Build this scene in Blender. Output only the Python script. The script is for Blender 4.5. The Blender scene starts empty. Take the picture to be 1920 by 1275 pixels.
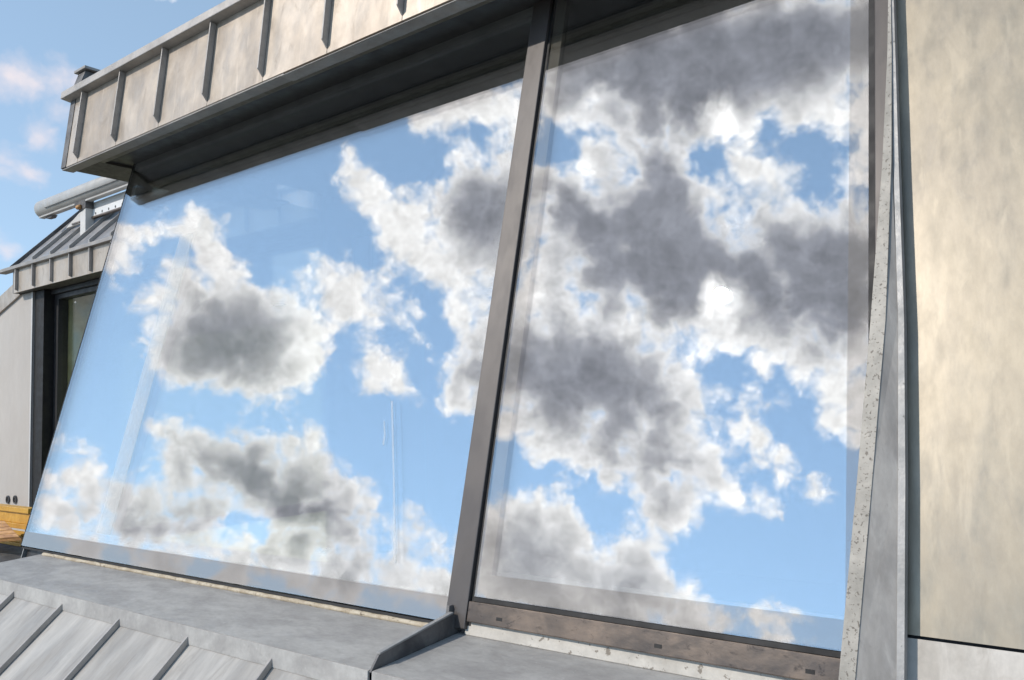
import bpy, bmesh, math, random
from mathutils import Vector, Matrix, noise
random.seed(7)
sc = bpy.context.scene
R = math.radians

# ------------------------------------------------------------------ camera
ZC = 1.9                                   # eye height over the terrace deck
YAW, PITCH, ROLL, FPX = 0.64611, 0.08179, -0.03217, 1516.93
PW, PH = 1920.0, 1275.0
FWD = Vector((-math.sin(YAW) * math.cos(PITCH), math.cos(YAW) * math.cos(PITCH), math.sin(PITCH)))
_r = Vector((math.cos(YAW), math.sin(YAW), 0)); _u = _r.cross(FWD)
RGT = math.cos(ROLL) * _r + math.sin(ROLL) * _u
UPV = -math.sin(ROLL) * _r + math.cos(ROLL) * _u
EYE = Vector((0, 0, ZC))
cam = bpy.data.cameras.new('camera'); cam_o = bpy.data.objects.new('camera', cam)
sc.collection.objects.link(cam_o); sc.camera = cam_o
cam.sensor_fit = 'HORIZONTAL'; cam.sensor_width = 36.0; cam.lens = 36.0 * FPX / PW
cam.clip_start = 0.05; cam.clip_end = 6000
cam_o.matrix_world = Matrix(((RGT.x, UPV.x, -FWD.x, 0), (RGT.y, UPV.y, -FWD.y, 0), (RGT.z, UPV.z, -FWD.z, ZC), (0, 0, 0, 1)))
sc.render.resolution_x, sc.render.resolution_y = 1024, 680

def ray(x, y):                             # direction through a photograph pixel
    return (FWD + RGT * ((x - PW / 2) / FPX) - UPV * ((y - PH / 2) / FPX)).normalized()
def on(x, y, p, n):                        # pixel ray meets the plane p, n
    d = ray(x, y); n = Vector(n); return EYE + d * ((Vector(p) - EYE).dot(n) / d.dot(n))
def atX(x, y, X): return on(x, y, (X, 0, 0), (1, 0, 0))
def atY(x, y, Y): return on(x, y, (0, Y, 0), (0, 1, 0))

# main planes (metres)
TAU = 0.26607                              # the glazing leans back
SD = Vector((0, math.sin(TAU), math.cos(TAU)))       # up along the glass
GN = Vector((0, -math.cos(TAU), math.sin(TAU)))      # out of the glass
G0 = Vector((0, 2.0, -0.6888 + ZC))
EX = Vector((1, 0, 0))
def G(x, s, o=0.0): return G0 + EX * x + SD * s + GN * o     # point on the glass: along, up, out
def glass_px(x, y): return on(x, y, G0, GN)
def mirror(d): return d - GN * (2 * d.dot(GN))

# ------------------------------------------------------------------ light
SUN_AZ, SUN_EL = R(-27.5), R(35.0)         # azimuth from the facade's outward normal
SUN = Vector((math.sin(SUN_AZ) * math.cos(SUN_EL), -math.cos(SUN_AZ) * math.cos(SUN_EL), math.sin(SUN_EL)))
sun = bpy.data.lights.new('sun', 'SUN'); sun.energy = 2.2; sun.angle = R(1.0); sun.color = (1.0, 0.93, 0.84)
sun_o = bpy.data.objects.new('sun', sun); sc.collection.objects.link(sun_o)
sun_o.rotation_euler = SUN.to_track_quat('Z', 'Y').to_euler(); sun_o.location = (-6, -10, 12)
sc.view_settings.view_transform = 'Standard'; sc.view_settings.look = 'None'
sc.view_settings.exposure = 0.50; sc.view_settings.gamma = 1.0; sc.view_settings.use_curve_mapping = False
sc.cycles.use_denoising = True
sc.cycles.caustics_reflective = False; sc.cycles.caustics_refractive = False
sc.cycles.max_bounces = 8; sc.cycles.diffuse_bounces = 3; sc.cycles.glossy_bounces = 5
sc.cycles.transparent_max_bounces = 24; sc.cycles.sample_clamp_indirect = 8.0
sc.cycles.use_adaptive_sampling = True; sc.cycles.adaptive_threshold = 0.015

# ------------------------------------------------------------------ sky with clouds
# every cloud puff is a direction and an angular radius; pixel lists give the direction
# (seen directly, or mirrored by the leaning glass)
WHITE = [  # x, y, radius (photograph pixels)
 (800,222,34),(850,212,44),(905,200,46),(955,190,44),(990,215,46),(965,245,26),(1000,170,30),
 (648,303,28),(672,335,34),(700,372,40),(728,412,44),(755,448,44),(790,478,44),(830,492,46),(875,500,46),(915,480,50),
 (770,385,34),(812,372,36),(850,345,34),(880,312,30),(905,350,50),(935,300,40),(860,420,70),(920,410,70),(960,350,60),(960,460,60),
 (205,455,26),(240,440,34),(225,480,36),(290,425,30),(330,420,30),(372,420,36),(395,455,42),(425,500,42),(440,535,34),(340,520,38),(310,560,34),
 (262,578,16),(285,600,22),(355,575,50),(410,580,50),(465,580,54),(525,580,52),(570,600,48),(590,645,50),(560,690,56),(500,700,60),(430,700,50),(365,690,46),(310,670,42),(290,640,32),(400,640,80),(490,640,80),(480,745,26),(520,742,22),
 (600,510,26),(640,505,34),(662,540,42),(640,560,38),(690,580,36),(650,590,26),(710,520,18),(730,550,22),(748,580,22),(765,605,20),(778,628,14),
 (690,655,22),(700,690,34),(735,700,32),(755,720,20),(705,720,24),
 (865,580,32),(895,575,34),(900,610,30),(850,670,26),(880,670,40),(905,700,44),(860,720,36),(835,745,24),(890,755,36),
 (285,785,16),(305,805,18),(320,845,34),(300,875,22),(360,850,36),(400,845,34),(445,800,18),(440,860,40),(490,845,38),(540,830,38),(580,815,26),(590,850,30),(560,880,54),(610,900,44),(640,925,44),(675,950,36),(695,985,26),(470,905,56),(530,940,60),(600,960,56),(650,990,42),(400,900,40),(340,890,34),(690,925,20),
 (105,815,24),(140,835,26),(170,855,20),(90,910,34),(130,905,36),(175,920,38),(220,935,38),(265,950,38),(310,955,36),(350,960,34),(390,965,32),(415,975,22),(300,1000,46),(230,985,46),(160,960,46),(100,970,46),(370,1000,40),
 (350,1030,22),(400,1035,30),(450,1020,34),(500,1030,36),(560,1020,44),(620,1045,44),(680,1055,42),(740,1075,42),(800,1090,40),(540,1065,40),(440,1060,36),(850,1110,36),(600,1090,36),
 (735,985,28),(770,975,26),(800,1000,36),(825,1035,34),(760,1020,36),(850,1040,30),
 (1050,100,60),(1130,110,70),(1220,90,80),(1320,70,90),(1420,60,90),(1520,70,90),(1610,90,80),(1660,200,80),(1060,180,52),(1110,210,48),(1160,225,48),(1220,215,56),(1280,225,50),(1340,205,60),(1400,215,52),(1470,205,46),(1540,210,44),(1590,230,40),(1280,262,24),(1360,150,100),(1500,130,100),(1200,150,80),(1660,60,90),
 (1105,290,30),(1120,325,36),(1150,290,36),(1145,345,40),(1190,270,34),(1225,275,38),(1235,320,46),(1250,370,56),(1200,390,56),(1150,400,44),(1095,385,34),(1050,365,38),(1015,350,40),(1290,420,56),(1230,430,70),(1140,450,60),(1060,430,60),(1340,470,56),(1290,500,70),(1200,500,70),(1120,520,60),(1040,510,60),
 (1380,300,30),(1395,335,34),(1360,375,34),(1430,315,30),(1460,350,28),(1480,385,28),(1420,400,38),(1350,420,34),(1440,430,50),(1500,420,40),(1550,405,30),(1600,400,40),(1400,490,60),(1480,490,70),(1560,480,70),(1620,470,60),(1520,560,70),(1600,570,70),(1440,570,60),(1290,570,60),(1590,350,22),(1620,320,40),
 (1240,580,60),(1150,580,56),(1050,570,56),(1000,560,50),(1350,600,50),(1400,620,50),(1460,640,50),(1530,650,50),(1600,650,50),(1560,720,50),(1610,740,50),(1500,700,36),(1330,640,30),(1440,690,26),(1570,790,34),(1620,800,40),
 (960,620,40),(1000,640,50),(1060,640,50),(1120,640,50),(1180,640,46),(1230,660,38),(1270,690,40),(1300,730,38),(1310,770,34),(1200,720,70),(1100,720,80),(1010,720,70),(950,700,50),(1260,780,46),(940,780,40),
 (960,800,34),(1000,815,38),(1050,835,42),(1100,850,44),(1150,870,46),(1200,890,50),(1160,800,60),(1060,790,60),(1230,840,60),(1290,860,50),(1330,890,46),(1370,920,36),(1410,940,30),(1440,958,20),(1250,940,44),(1290,950,34),(1240,975,18),
 (1340,800,24),(1380,805,28),(1420,825,26),(1450,850,24),(1475,880,24),(1500,895,18),(1530,912,26),(1560,922,18),(1400,750,18),(1430,770,20),
 (925,965,26),(950,955,26),(985,960,28),(1020,965,30),(1050,990,30),(1080,1010,32),(1110,1040,30),(940,1010,40),(990,1020,44),(1040,1050,46),(960,1070,46),(1020,1100,40),(1125,1020,20),(1160,1028,26),(1190,1035,22),(1215,1055,24),(1245,1075,24),(1265,1095,22),(1200,1085,44),(1150,1080,44),(1250,1120,34),(1290,1130,24),(1310,1160,26),(1340,1180,22),(1100,1110,40),
 (930,1000,45),(980,1000,50),(1040,1020,50),(1000,1080,60),(1090,1070,55),(1150,1060,40),(1200,1090,50),(1160,1120,40),(1250,1110,36),(1290,1150,34),(1230,1140,36),(1330,1185,28),(930,1080,50),(1050,1150,60),(1180,1170,50),(1280,1190,40),
 (120,970,48),(250,995,48),(350,1005,40),(450,1065,40),(550,1065,44),(650,1090,46),(750,1100,44),(830,1100,46),(420,1110,50),(300,1080,50),(150,1050,50),
 (1430,1165,22),(1460,1158,24),(1490,1175,24),(1520,1195,20),(1440,1200,30),(900,1040,30),(890,1090,34),
]
DARK = [
 (880,350,46),(915,370,56),(900,420,56),(870,400,44),(940,440,40),
 (330,640,40),(380,640,50),(430,650,46),(470,665,40),(450,600,36),(510,610,40),
 (870,690,30),(900,700,34),(925,680,30),
 (330,845,24),(390,860,34),(440,880,44),(490,910,50),(540,940,48),(590,965,44),(640,960,30),(470,860,26),
 (250,985,40),(310,990,44),(370,990,36),(190,985,30),(130,985,28),(680,1080,34),(740,1020,22),(765,1015,26),(570,1050,24),(800,1060,18),
 (1220,120,90),(1330,110,100),(1450,90,90),(1550,70,80),(1080,130,60),(1300,180,60),(1130,160,50),(1430,150,60),(1630,60,70),
 (1225,280,38),(1235,330,50),(1250,380,60),(1190,410,60),(1060,375,46),(1110,430,56),(1290,440,60),(1240,480,80),(1340,500,66),(1150,500,60),(1400,520,60),(1470,470,60),(1540,470,66),(1600,470,60),(1520,540,70),(1590,560,66),(1480,590,40),(1290,550,50),(1550,620,36),(1400,445,30),
 (970,650,46),(1030,680,66),(1100,690,70),(1170,700,60),(1230,740,50),(1060,740,60),(1150,760,50),(1250,780,36),(1000,720,46),
 (1190,880,30),(1230,900,30),(1270,920,26),(1130,830,30),(1320,870,24),
 (960,1000,24),(1000,1010,22),(940,1050,24),(1050,1050,20),(1170,1080,26),(1215,1100,26),(1260,1130,20),(1120,1100,22),(1000,1130,40),(1150,1150,40),(1310,1170,14),(1450,1185,16),
]
BRIGHT = [(1350,555,26),(1340,600,10),(1120,190,8),(1360,225,26),(1100,320,10),(1440,235,20),(1300,660,14),(1180,610,10),(1350,660,12),(1000,560,14)]
DIRECT = [(20,150,26),(60,158,22),(105,148,24),(140,170,20),(112,205,14),(75,252,18),(15,300,14),(10,470,12),(60,330,10)]

STR, AIR, DUST, OZONE = 0.15, 1.0, 0.0, 0.0
CWHITE, CGREY = (0.80, 0.76, 0.745, 1), (0.245, 0.246, 0.278, 1)
GX0, GX1, GY0, GY1, NROW, NBAND, NSTOP = -150.0, 1850.0, -250.0, 1400.0, 50, 3, 32

def cloud_grid():
    """coverage and greyness of the cumulus field on a tangent-plane grid of the sky"""
    import numpy as np
    ncol = NBAND * (NSTOP - 1) + 1
    X, Y = np.meshgrid(np.linspace(GX0, GX1, ncol), np.linspace(GY0, GY1, NROW))
    def f(items, unit, k):
        acc = np.full(X.shape, -3.0)
        for x, y, r in items:
            v = (r - np.hypot(X - x, Y - y)) / unit
            h = np.clip(k - np.abs(acc - v), 0, None) / k
            acc = np.maximum(acc, v) + h * h * h * k / 6
        return acc
    cov = f([(x, y, r + (13 if y > 935 and 880 < x < 1400 else 0)) for x, y, r in WHITE] + [(x, y, r + 12) for x, y, r in DARK if y < 900], 42.0, 0.6); drk = f([(x, y, r + (18 if x > 1000 and 260 < y < 640 else 4 if x > 1000 and y >= 640 else 6)) for x, y, r in DARK], 55.0, 1.7); brt = f(BRIGHT, 40.0, 0.6)
    for _ in range(3):                         # greyness changes slowly inside a cloud
        p = np.pad(drk, 1, mode='edge'); p = (p[:-2] + 2 * p[1:-1] + p[2:]) / 4; drk = (p[:, :-2] + 2 * p[:, 1:-1] + p[:, 2:]) / 4
    return np.clip((cov + 2) / 4, 0, 1), np.clip((drk + 2) / 4, 0, 1), np.clip((brt + 2) / 4, 0, 1)

def row_template():
    """one row of the cloud grid: a ramp along it, blended onto the row before"""
    g = bpy.data.node_groups.new('cloud_row', 'ShaderNodeTree')
    for nm, ty in (('U', 'NodeSocketFloat'), ('V', 'NodeSocketFloat'), ('Row', 'NodeSocketFloat'), ('Below', 'NodeSocketColor')): g.interface.new_socket(nm, in_out='INPUT', socket_type=ty)
    g.interface.new_socket('Color', in_out='OUTPUT', socket_type='NodeSocketColor')
    gi = g.nodes.new('NodeGroupInput'); go = g.nodes.new('NodeGroupOutput')
    rp = g.nodes.new('ShaderNodeValToRGB'); rp.name = 'ramp'; el = rp.color_ramp.elements
    while len(el) < NSTOP: el.new(0.5)
    for k in range(NSTOP): el[k].position = k / (NSTOP - 1)
    sb = g.nodes.new('ShaderNodeMath'); sb.operation = 'SUBTRACT'; sb.use_clamp = True
    mx = g.nodes.new('ShaderNodeMix'); mx.data_type = 'RGBA'
    for a, b in ((gi.outputs['U'], rp.inputs[0]), (gi.outputs['V'], sb.inputs[0]), (gi.outputs['Row'], sb.inputs[1]), (sb.outputs[0], mx.inputs[0]),
                 (gi.outputs['Below'], mx.inputs[6]), (rp.outputs[0], mx.inputs[7]), (mx.outputs[2], go.inputs[0])): g.links.new(a, b)
    return g
row_tpl = row_template()

def sky_world():
    w = bpy.data.worlds.new('World'); sc.world = w; w.use_nodes = True
    nt = w.node_tree; N = nt.nodes; L = nt.links; N.clear()
    def nd(t, **k):
        n = N.new(t)
        for a, v in k.items(): setattr(n, a, v)
        return n
    def sock(n, i, v):
        if hasattr(v, 'is_output'): L.new(v, n.inputs[i])
        else: n.inputs[i].default_value = v
    def M(op, a, b=None, c=None, clamp=False):
        n = nd('ShaderNodeMath', operation=op, use_clamp=clamp)
        for i, v in enumerate((a, b, c)):
            if v is not None: sock(n, i, v)
        return n.outputs[0]
    def V(op, a, b=None, sc_=None):
        n = nd('ShaderNodeVectorMath', operation=op); sock(n, 0, a)
        if b is not None: sock(n, 1, b)
        if sc_ is not None: sock(n, 3, sc_)
        return n
    def dot(a, b): return V('DOT_PRODUCT', a, tuple(b)).outputs['Value']
    def noise_(vec, scale, detail, rough, lac=2.0, dist=0.0):
        n = nd('ShaderNodeTexNoise'); sock(n, 'Vector', vec)
        for k, v in (('Scale', scale), ('Detail', detail), ('Roughness', rough), ('Lacunarity', lac), ('Distortion', dist)): n.inputs[k].default_value = v
        return n
    def smooth(v, a, b, o0=0.0, o1=1.0):
        n = nd('ShaderNodeMapRange', interpolation_type='SMOOTHSTEP'); sock(n, 0, v)
        for i, x in ((1, a), (2, b), (3, o0), (4, o1)): n.inputs[i].default_value = x
        return n.outputs[0]
    def mixc(f, a, b):
        n = nd('ShaderNodeMix', data_type='RGBA'); sock(n, 0, f); sock(n, 6, a); sock(n, 7, b); return n.outputs[2]
    tc = nd('ShaderNodeTexCoord').outputs['Generated']
    # swirl the directions a little so that outlines curl
    wa = noise_(tc, 11.0, 3.0, 0.5); wb = noise_(tc, 44.0, 4.0, 0.55)
    w1 = V('SCALE', V('SUBTRACT', wa.outputs['Color'], (0.5, 0.5, 0.5)).outputs[0], sc_=0.024).outputs[0]
    w2 = V('SCALE', V('SUBTRACT', wb.outputs['Color'], (0.5, 0.5, 0.5)).outputs[0], sc_=0.016).outputs[0]
    d = V('ADD', V('ADD', tc, w1).outputs[0], w2).outputs[0]
    flat = V('ADD', V('MULTIPLY', tc, (1.0, 1.0, 1.7)).outputs[0], (7.1, 3.3, 0.4)).outputs[0]
    gen = noise_(flat, 3.1, 5.0, 0.52).outputs[0]
    generic = M('MULTIPLY', M('SUBTRACT', gen, 0.66), 8.0)      # fair-weather clouds over the rest of the sky
    def billow(vec):                           # rounded cauliflower lobes
        n = nd('ShaderNodeTexVoronoi', voronoi_dimensions='3D', feature='F1'); sock(n, 'Vector', vec)
        n.normalize = True
        for k, v in (('Scale', 30.0), ('Detail', 2.0), ('Roughness', 0.55), ('Lacunarity', 2.1), ('Randomness', 1.0)): n.inputs[k].default_value = v
        return n.outputs['Distance']
    lobes = billow(d); lobes2 = billow(V('ADD', d, tuple(SUN * 0.006)).outputs[0])
    fine = noise_(d, 60.0, 5.0, 0.55).outputs[0]
    mid = noise_(d, 15.0, 4.0, 0.5).outputs[0]
    det = M('ADD', M('MULTIPLY', M('SUBTRACT', 0.40, lobes), 2.2), M('MULTIPLY', M('SUBTRACT', fine, 0.5), 0.7))
    det2 = M('MULTIPLY', M('SUBTRACT', mid, 0.5), 1.1)
    dets = M('ADD', det, det2)
    sky = nd('ShaderNodeTexSky', sky_type='NISHITA', sun_disc=False)
    L.new(V('ADD', V('MULTIPLY', tc, (1, 1, 0.80)).outputs[0], (0, 0, 0.15)).outputs[0], sky.inputs[0])   # clear dry air: little whitening towards the horizon
    sky.sun_elevation = SUN_EL
    # Nishita: rotation 0 puts the sun on +Y, turning clockwise seen from above
    sky.sun_rotation = math.atan2(SUN.x, SUN.y)
    sky.altitude = 100; sky.air_density = AIR; sky.dust_density = DUST; sky.ozone_density = OZONE
    relief = M('MULTIPLY', M('SUBTRACT', lobes2, lobes), 1.4)
    soft = M('MULTIPLY', M('SUBTRACT', mid, 0.5), -0.35)
    toward = dot(tc, SUN)                      # thin cloud glows towards the veiled sun
    lum = M('MULTIPLY', M('ADD', 1.0, M('ADD', relief, soft)), smooth(toward, 0.80, 1.0, 1.0, 1.22))
    gshade = M('MULTIPLY', smooth(generic, 0.3, 1.6), 0.55)
    def finish(cov, dark, bright, wisp):
        body = M('ADD', cov, dets)
        alpha = smooth(body, 0.0, 0.80)
        shade = gshade
        if dark is not None:
            shade = M('MAXIMUM', gshade, M('MULTIPLY', smooth(M('ADD', dark, M('ADD', M('MULTIPLY', det, 0.13), M('MULTIPLY', det2, 0.55))), -0.95, 0.95), smooth(M('ADD', cov, M('MULTIPLY', dets, 0.6)), 0.1, 1.15)))
        if bright is not None: bright = M('ADD', bright, M('MULTIPLY', dets, 0.7))
        if bright is not None: shade = M('MULTIPLY', shade, smooth(bright, -0.7, 0.5, 1.0, 0.0))
        l = M('MULTIPLY', M('MULTIPLY', lum, smooth(body, 0.5, 2.2, 1.17, 0.86)), 1.0 / STR)
        if bright is not None: l = M('MULTIPLY', l, smooth(bright, -0.5, 1.0, 1.0, 1.5))
        ccol = V('SCALE', mixc(shade, CWHITE, CGREY), sc_=l).outputs[0]
        base = mixc(0.22, sky.outputs[0], tuple(x / STR for x in (0.44, 0.60, 0.66)) + (1,))     # thin high haze
        if wisp is not None: base = mixc(wisp, base, tuple(x / STR for x in (0.68, 0.61, 0.62)) + (1,))
        bg = nd('ShaderNodeBackground'); L.new(mixc(alpha, base, ccol), bg.inputs[0]); bg.inputs[1].default_value = STR
        return bg.outputs[0]
    def pick(f, a, b_):
        mx = nd('ShaderNodeMixShader'); L.new(f, mx.inputs[0]); L.new(a, mx.inputs[1]); L.new(b_, mx.inputs[2]); return mx.outputs[0]
    # tangent-plane coordinates round the middle of the cumulus field
    zf = M('MAXIMUM', dot(d, mirror(FWD)), 0.05)
    un = M('DIVIDE', dot(d, mirror(RGT) * FPX), zf); vn = M('DIVIDE', dot(d, mirror(UPV) * -FPX), zf)
    uu = M('MULTIPLY_ADD', un, 1.0 / (GX1 - GX0), (PW / 2 - GX0) / (GX1 - GX0))
    vv = M('MULTIPLY_ADD', vn, (NROW - 1) / (GY1 - GY0), (PH / 2 - GY0) / (GY1 - GY0) * (NROW - 1))
    cov, drk, brt = cloud_grid()
    vr = M('MULTIPLY', vv, 1.0 / (NROW - 1))
    rim_ = M('MINIMUM', M('MINIMUM', uu, M('SUBTRACT', 1.0, uu)), M('MINIMUM', vr, M('SUBTRACT', 1.0, vr)))
    gen_in = M('SUBTRACT', generic, smooth(rim_, 0.02, 0.12, 0.0, 4.0))   # the scattered clouds give way to the big field
    def band(b_):
        ub = M('MULTIPLY_ADD', uu, float(NBAND), -float(b_))
        acc = None
        for r in range(NROW):
            g = row_tpl.copy(); els = g.nodes['ramp'].color_ramp.elements
            for k in range(NSTOP):
                c = b_ * (NSTOP - 1) + k
                els[k].color = (cov[r, c], drk[r, c], brt[r, c], 1)
            gn = nd('ShaderNodeGroup'); gn.node_tree = g; gn.inputs['Row'].default_value = float(r - 1)
            L.new(ub, gn.inputs['U']); L.new(vv, gn.inputs['V'])
            if acc is not None: L.new(acc, gn.inputs['Below'])
            acc = gn.outputs[0]
        sp = nd('ShaderNodeSeparateColor'); L.new(acc, sp.inputs[0])
        c_, k_, b2 = [M('MULTIPLY_ADD', sp.outputs[i], 4.0, -2.0) for i in range(3)]
        return finish(M('SMOOTH_MAX', c_, gen_in, 0.5), k_, b2, None)
    bands = [band(b_) for b_ in range(NBAND)]
    field = pick(M('GREATER_THAN', uu, 1 / 3), bands[0], pick(M('GREATER_THAN', uu, 2 / 3), bands[1], bands[2]))
    # a few thin veils low in the rest of the sky
    acc = None
    for x, y, r in DIRECT:
        r = r / FPX * ray(x, y).dot(FWD)
        f = M('MULTIPLY_ADD', V('DISTANCE', d, tuple(ray(x, y))).outputs['Value'], -1.0 / 0.028, r / 0.028)
        acc = f if acc is None else M('SMOOTH_MAX', acc, f, 0.6)
    wisp = M('MULTIPLY', smooth(M('ADD', acc, M('MULTIPLY', dets, 0.7)), -0.35, 0.95), 0.85)
    rest = finish(generic, None, None, wisp)
    inside = M('MULTIPLY', M('GREATER_THAN', dot(tc, mirror(FWD)), 0.2),
               M('MULTIPLY', M('COMPARE', uu, 0.5, 0.5), M('COMPARE', vv, (NROW - 1) / 2, (NROW - 1) / 2)))
    out = nd('ShaderNodeOutputWorld'); L.new(pick(inside, rest, field), out.inputs[0])
    w.cycles.sampling_method = 'MANUAL'; w.cycles.sample_map_resolution = 512
sky_world()

# ------------------------------------------------------------------ materials
def new_mat(name):
    m = bpy.data.materials.new(name); m.use_nodes = True
    nt = m.node_tree; return m, nt, nt.nodes, nt.links, nt.nodes['Principled BSDF']
def zinc(name, c0, c1, rough=0.5, metal=0.25, scale=1.0, streak=(1, 1, 1), speck=0.0, speck_col=(0.05, 0.05, 0.045), bump=0.15, stain=0.0, stain_col=(0.1, 0.08, 0.06), fine=1.0, spot_scale=70.0, speck_at=0.66, drip=0.0):
    """weathered sheet metal: two tones in soft clouds, streaks, specks, a little relief"""
    m, nt, N, L, b = new_mat(name)
    def nd(t, **k):
        n = N.new(t)
        for a, v in k.items(): setattr(n, a, v)
        return n
    tc = nd('ShaderNodeTexCoord'); oi = nd('ShaderNodeObjectInfo')
    off = nd('ShaderNodeVectorMath', operation='SCALE'); L.new(tc.outputs['Object'], off.inputs[0]); off.inputs[3].default_value = 1.0
    add = nd('ShaderNodeVectorMath', operation='ADD'); L.new(tc.outputs['Object'], add.inputs[0])
    rs = nd('ShaderNodeMath', operation='MULTIPLY'); L.new(oi.outputs['Random'], rs.inputs[0]); rs.inputs[1].default_value = 37.0
    L.new(rs.outputs[0], add.inputs[1])
    mp = nd('ShaderNodeMapping'); L.new(add.outputs[0], mp.inputs[0]); mp.inputs['Scale'].default_value = streak
    def nz(vec, s, det, ro, dist=0.0):
        n = nd('ShaderNodeTexNoise'); L.new(vec, n.inputs['Vector'])
        n.inputs['Scale'].default_value = s; n.inputs['Detail'].default_value = det; n.inputs['Roughness'].default_value = ro; n.inputs['Distortion'].default_value = dist
        return n.outputs[0]
    def rng(v, a, b_, lo=0.0, hi=1.0):
        n = nd('ShaderNodeMapRange', interpolation_type='SMOOTHSTEP'); L.new(v, n.inputs[0])
        for i, x in ((1, a), (2, b_), (3, lo), (4, hi)): n.inputs[i].default_value = x
        return n.outputs[0]
    def mix(f, a, b_, op='MIX'):
        n = nd('ShaderNodeMix', data_type='RGBA', blend_type=op)
        for i, v in ((0, f), (6, a), (7, b_)):
            if hasattr(v, 'is_output'): L.new(v, n.inputs[i])
            else: n.inputs[i].default_value = v if i == 0 else (tuple(v) + (1,))[:4]
        return n.outputs[2]
    big = rng(nz(mp.outputs[0], 3.2 * scale, 5, 0.6, 0.4), 0.32, 0.68)
    col = mix(big, c0, c1)
    fin = rng(nz(mp.outputs[0], 26 * scale, 5, 0.7), 0.25, 0.75, 1.0 - 0.08 * fine, 1.0 + 0.08 * fine)
    cv = nd('ShaderNodeCombineColor')
    for i in range(3): L.new(fin, cv.inputs[i])
    col = mix(1.0, col, cv.outputs[0], 'MULTIPLY')
    # each sheet a little lighter or darker than its neighbour
    var = rng(oi.outputs['Random'], 0, 1, 0.93, 1.06)
    cv2 = nd('ShaderNodeCombineColor')
    for i in range(3): L.new(var, cv2.inputs[i])
    col = mix(1.0, col, cv2.outputs[0], 'MULTIPLY')
    if stain:
        st = rng(nz(mp.outputs[0], 9 * scale, 6, 0.65, 1.2), 0.56, 0.70, 0, stain)
        col = mix(st, col, stain_col)
    if drip:                                   # run-off lines down the sheet
        m2 = nd('ShaderNodeMapping'); L.new(add.outputs[0], m2.inputs[0]); m2.inputs['Scale'].default_value = (22, 22, 0.9)
        dr = rng(nz(m2.outputs[0], 1.0, 4, 0.6, 0.6), 0.56, 0.74, 0, drip); col = mix(dr, col, tuple(min(1, x * 1.45) for x in c1))
        dr = rng(nz(m2.outputs[0], 0.6, 4, 0.6, 0.8), 0.60, 0.78, 0, drip); col = mix(dr, col, tuple(x * 0.6 for x in c0))
    if speck:
        sp = rng(nz(tc.outputs['Object'], spot_scale, 3, 0.6), speck_at, speck_at + 0.06, 0, speck)
        col = mix(sp, col, speck_col)
    L.new(col, b.inputs['Base Color'])
    ro = rng(nz(mp.outputs[0], 11 * scale, 4, 0.6), 0.3, 0.7, rough - 0.08, rough + 0.10); L.new(ro, b.inputs['Roughness'])
    b.inputs['Metallic'].default_value = metal
    bp = nd('ShaderNodeBump'); bp.inputs['Strength'].default_value = bump; bp.inputs['Distance'].default_value = 0.01
    L.new(nz(mp.outputs[0], 14 * scale, 4, 0.6), bp.inputs['Height']); L.new(bp.outputs[0], b.inputs['Normal'])
    return m
def plain(name, c, rough=0.5, metal=0.0, bump=0.0, vary=0.15, scale=20):
    return zinc(name, tuple(x * (1 - vary) for x in c), tuple(x * (1 + vary) for x in c), rough, metal, scale / 20, bump=bump, fine=0.6)
def glass(name, refl, tint, wave=0.0012, power=4.0):
    m, nt, N, L, b = new_mat(name); N.remove(b)
    out = N['Material Output']
    tr = N.new('ShaderNodeBsdfTransparent'); tr.inputs[0].default_value = tuple(tint) + (1,)
    gl = N.new('ShaderNodeBsdfGlossy'); gl.inputs['Roughness'].default_value = 0.0; gl.inputs[0].default_value = (0.97, 0.985, 1.0, 1)
    fr = N.new('ShaderNodeLayerWeight'); fr.inputs[0].default_value = 0.5
    pw = N.new('ShaderNodeMath'); pw.operation = 'POWER'; L.new(fr.outputs['Facing'], pw.inputs[0]); pw.inputs[1].default_value = power
    ma = N.new('ShaderNodeMath'); ma.operation = 'MULTIPLY_ADD'; ma.use_clamp = True
    L.new(pw.outputs[0], ma.inputs[0]); ma.inputs[1].default_value = 1.0 - refl; ma.inputs[2].default_value = refl
    nz_ = N.new('ShaderNodeTexNoise'); nz_.inputs['Scale'].default_value = 1.3; nz_.inputs['Detail'].default_value = 1.0
    tco = N.new('ShaderNodeTexCoord'); L.new(tco.outputs['Object'], nz_.inputs['Vector'])
    bp = N.new('ShaderNodeBump'); bp.inputs['Strength'].default_value = 1.0; bp.inputs['Distance'].default_value = wave; L.new(nz_.outputs[0], bp.inputs['Height']); L.new(bp.outputs[0], gl.inputs['Normal'])
    mx = N.new('ShaderNodeMixShader'); L.new(ma.outputs[0], mx.inputs[0]); L.new(tr.outputs[0], mx.inputs[1]); L.new(gl.outputs[0], mx.inputs[2])
    L.new(mx.outputs[0], out.inputs[0]); return m
MT = {}
MT['fascia'] = zinc('fascia_zinc', (0.39, 0.325, 0.26), (0.53, 0.46, 0.385), 0.40, 0.3, 0.9, (1, 1, 0.6), stain=0.45, stain_col=(0.25, 0.195, 0.145), bump=0.05, drip=0.3)
MT['seam'] = zinc('seam_zinc', (0.34, 0.315, 0.29), (0.44, 0.41, 0.38), 0.45, 0.2, 2.0, bump=0.1)
MT['coping'] = zinc('coping_zinc', (0.30, 0.28, 0.26), (0.40, 0.375, 0.35), 0.5, 0.3, 1.5, bump=0.1)
MT['dark_zinc'] = zinc('oxidised_zinc', (0.07, 0.068, 0.07), (0.17, 0.16, 0.155), 0.55, 0.2, 2.5, bump=0.2)
MT['soffit'] = zinc('soffit_zinc', (0.075, 0.07, 0.058), (0.12, 0.112, 0.092), 0.6, 0.05, 3.0, speck=0.5, speck_col=(0.24, 0.225, 0.19), spot_scale=120)
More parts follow.
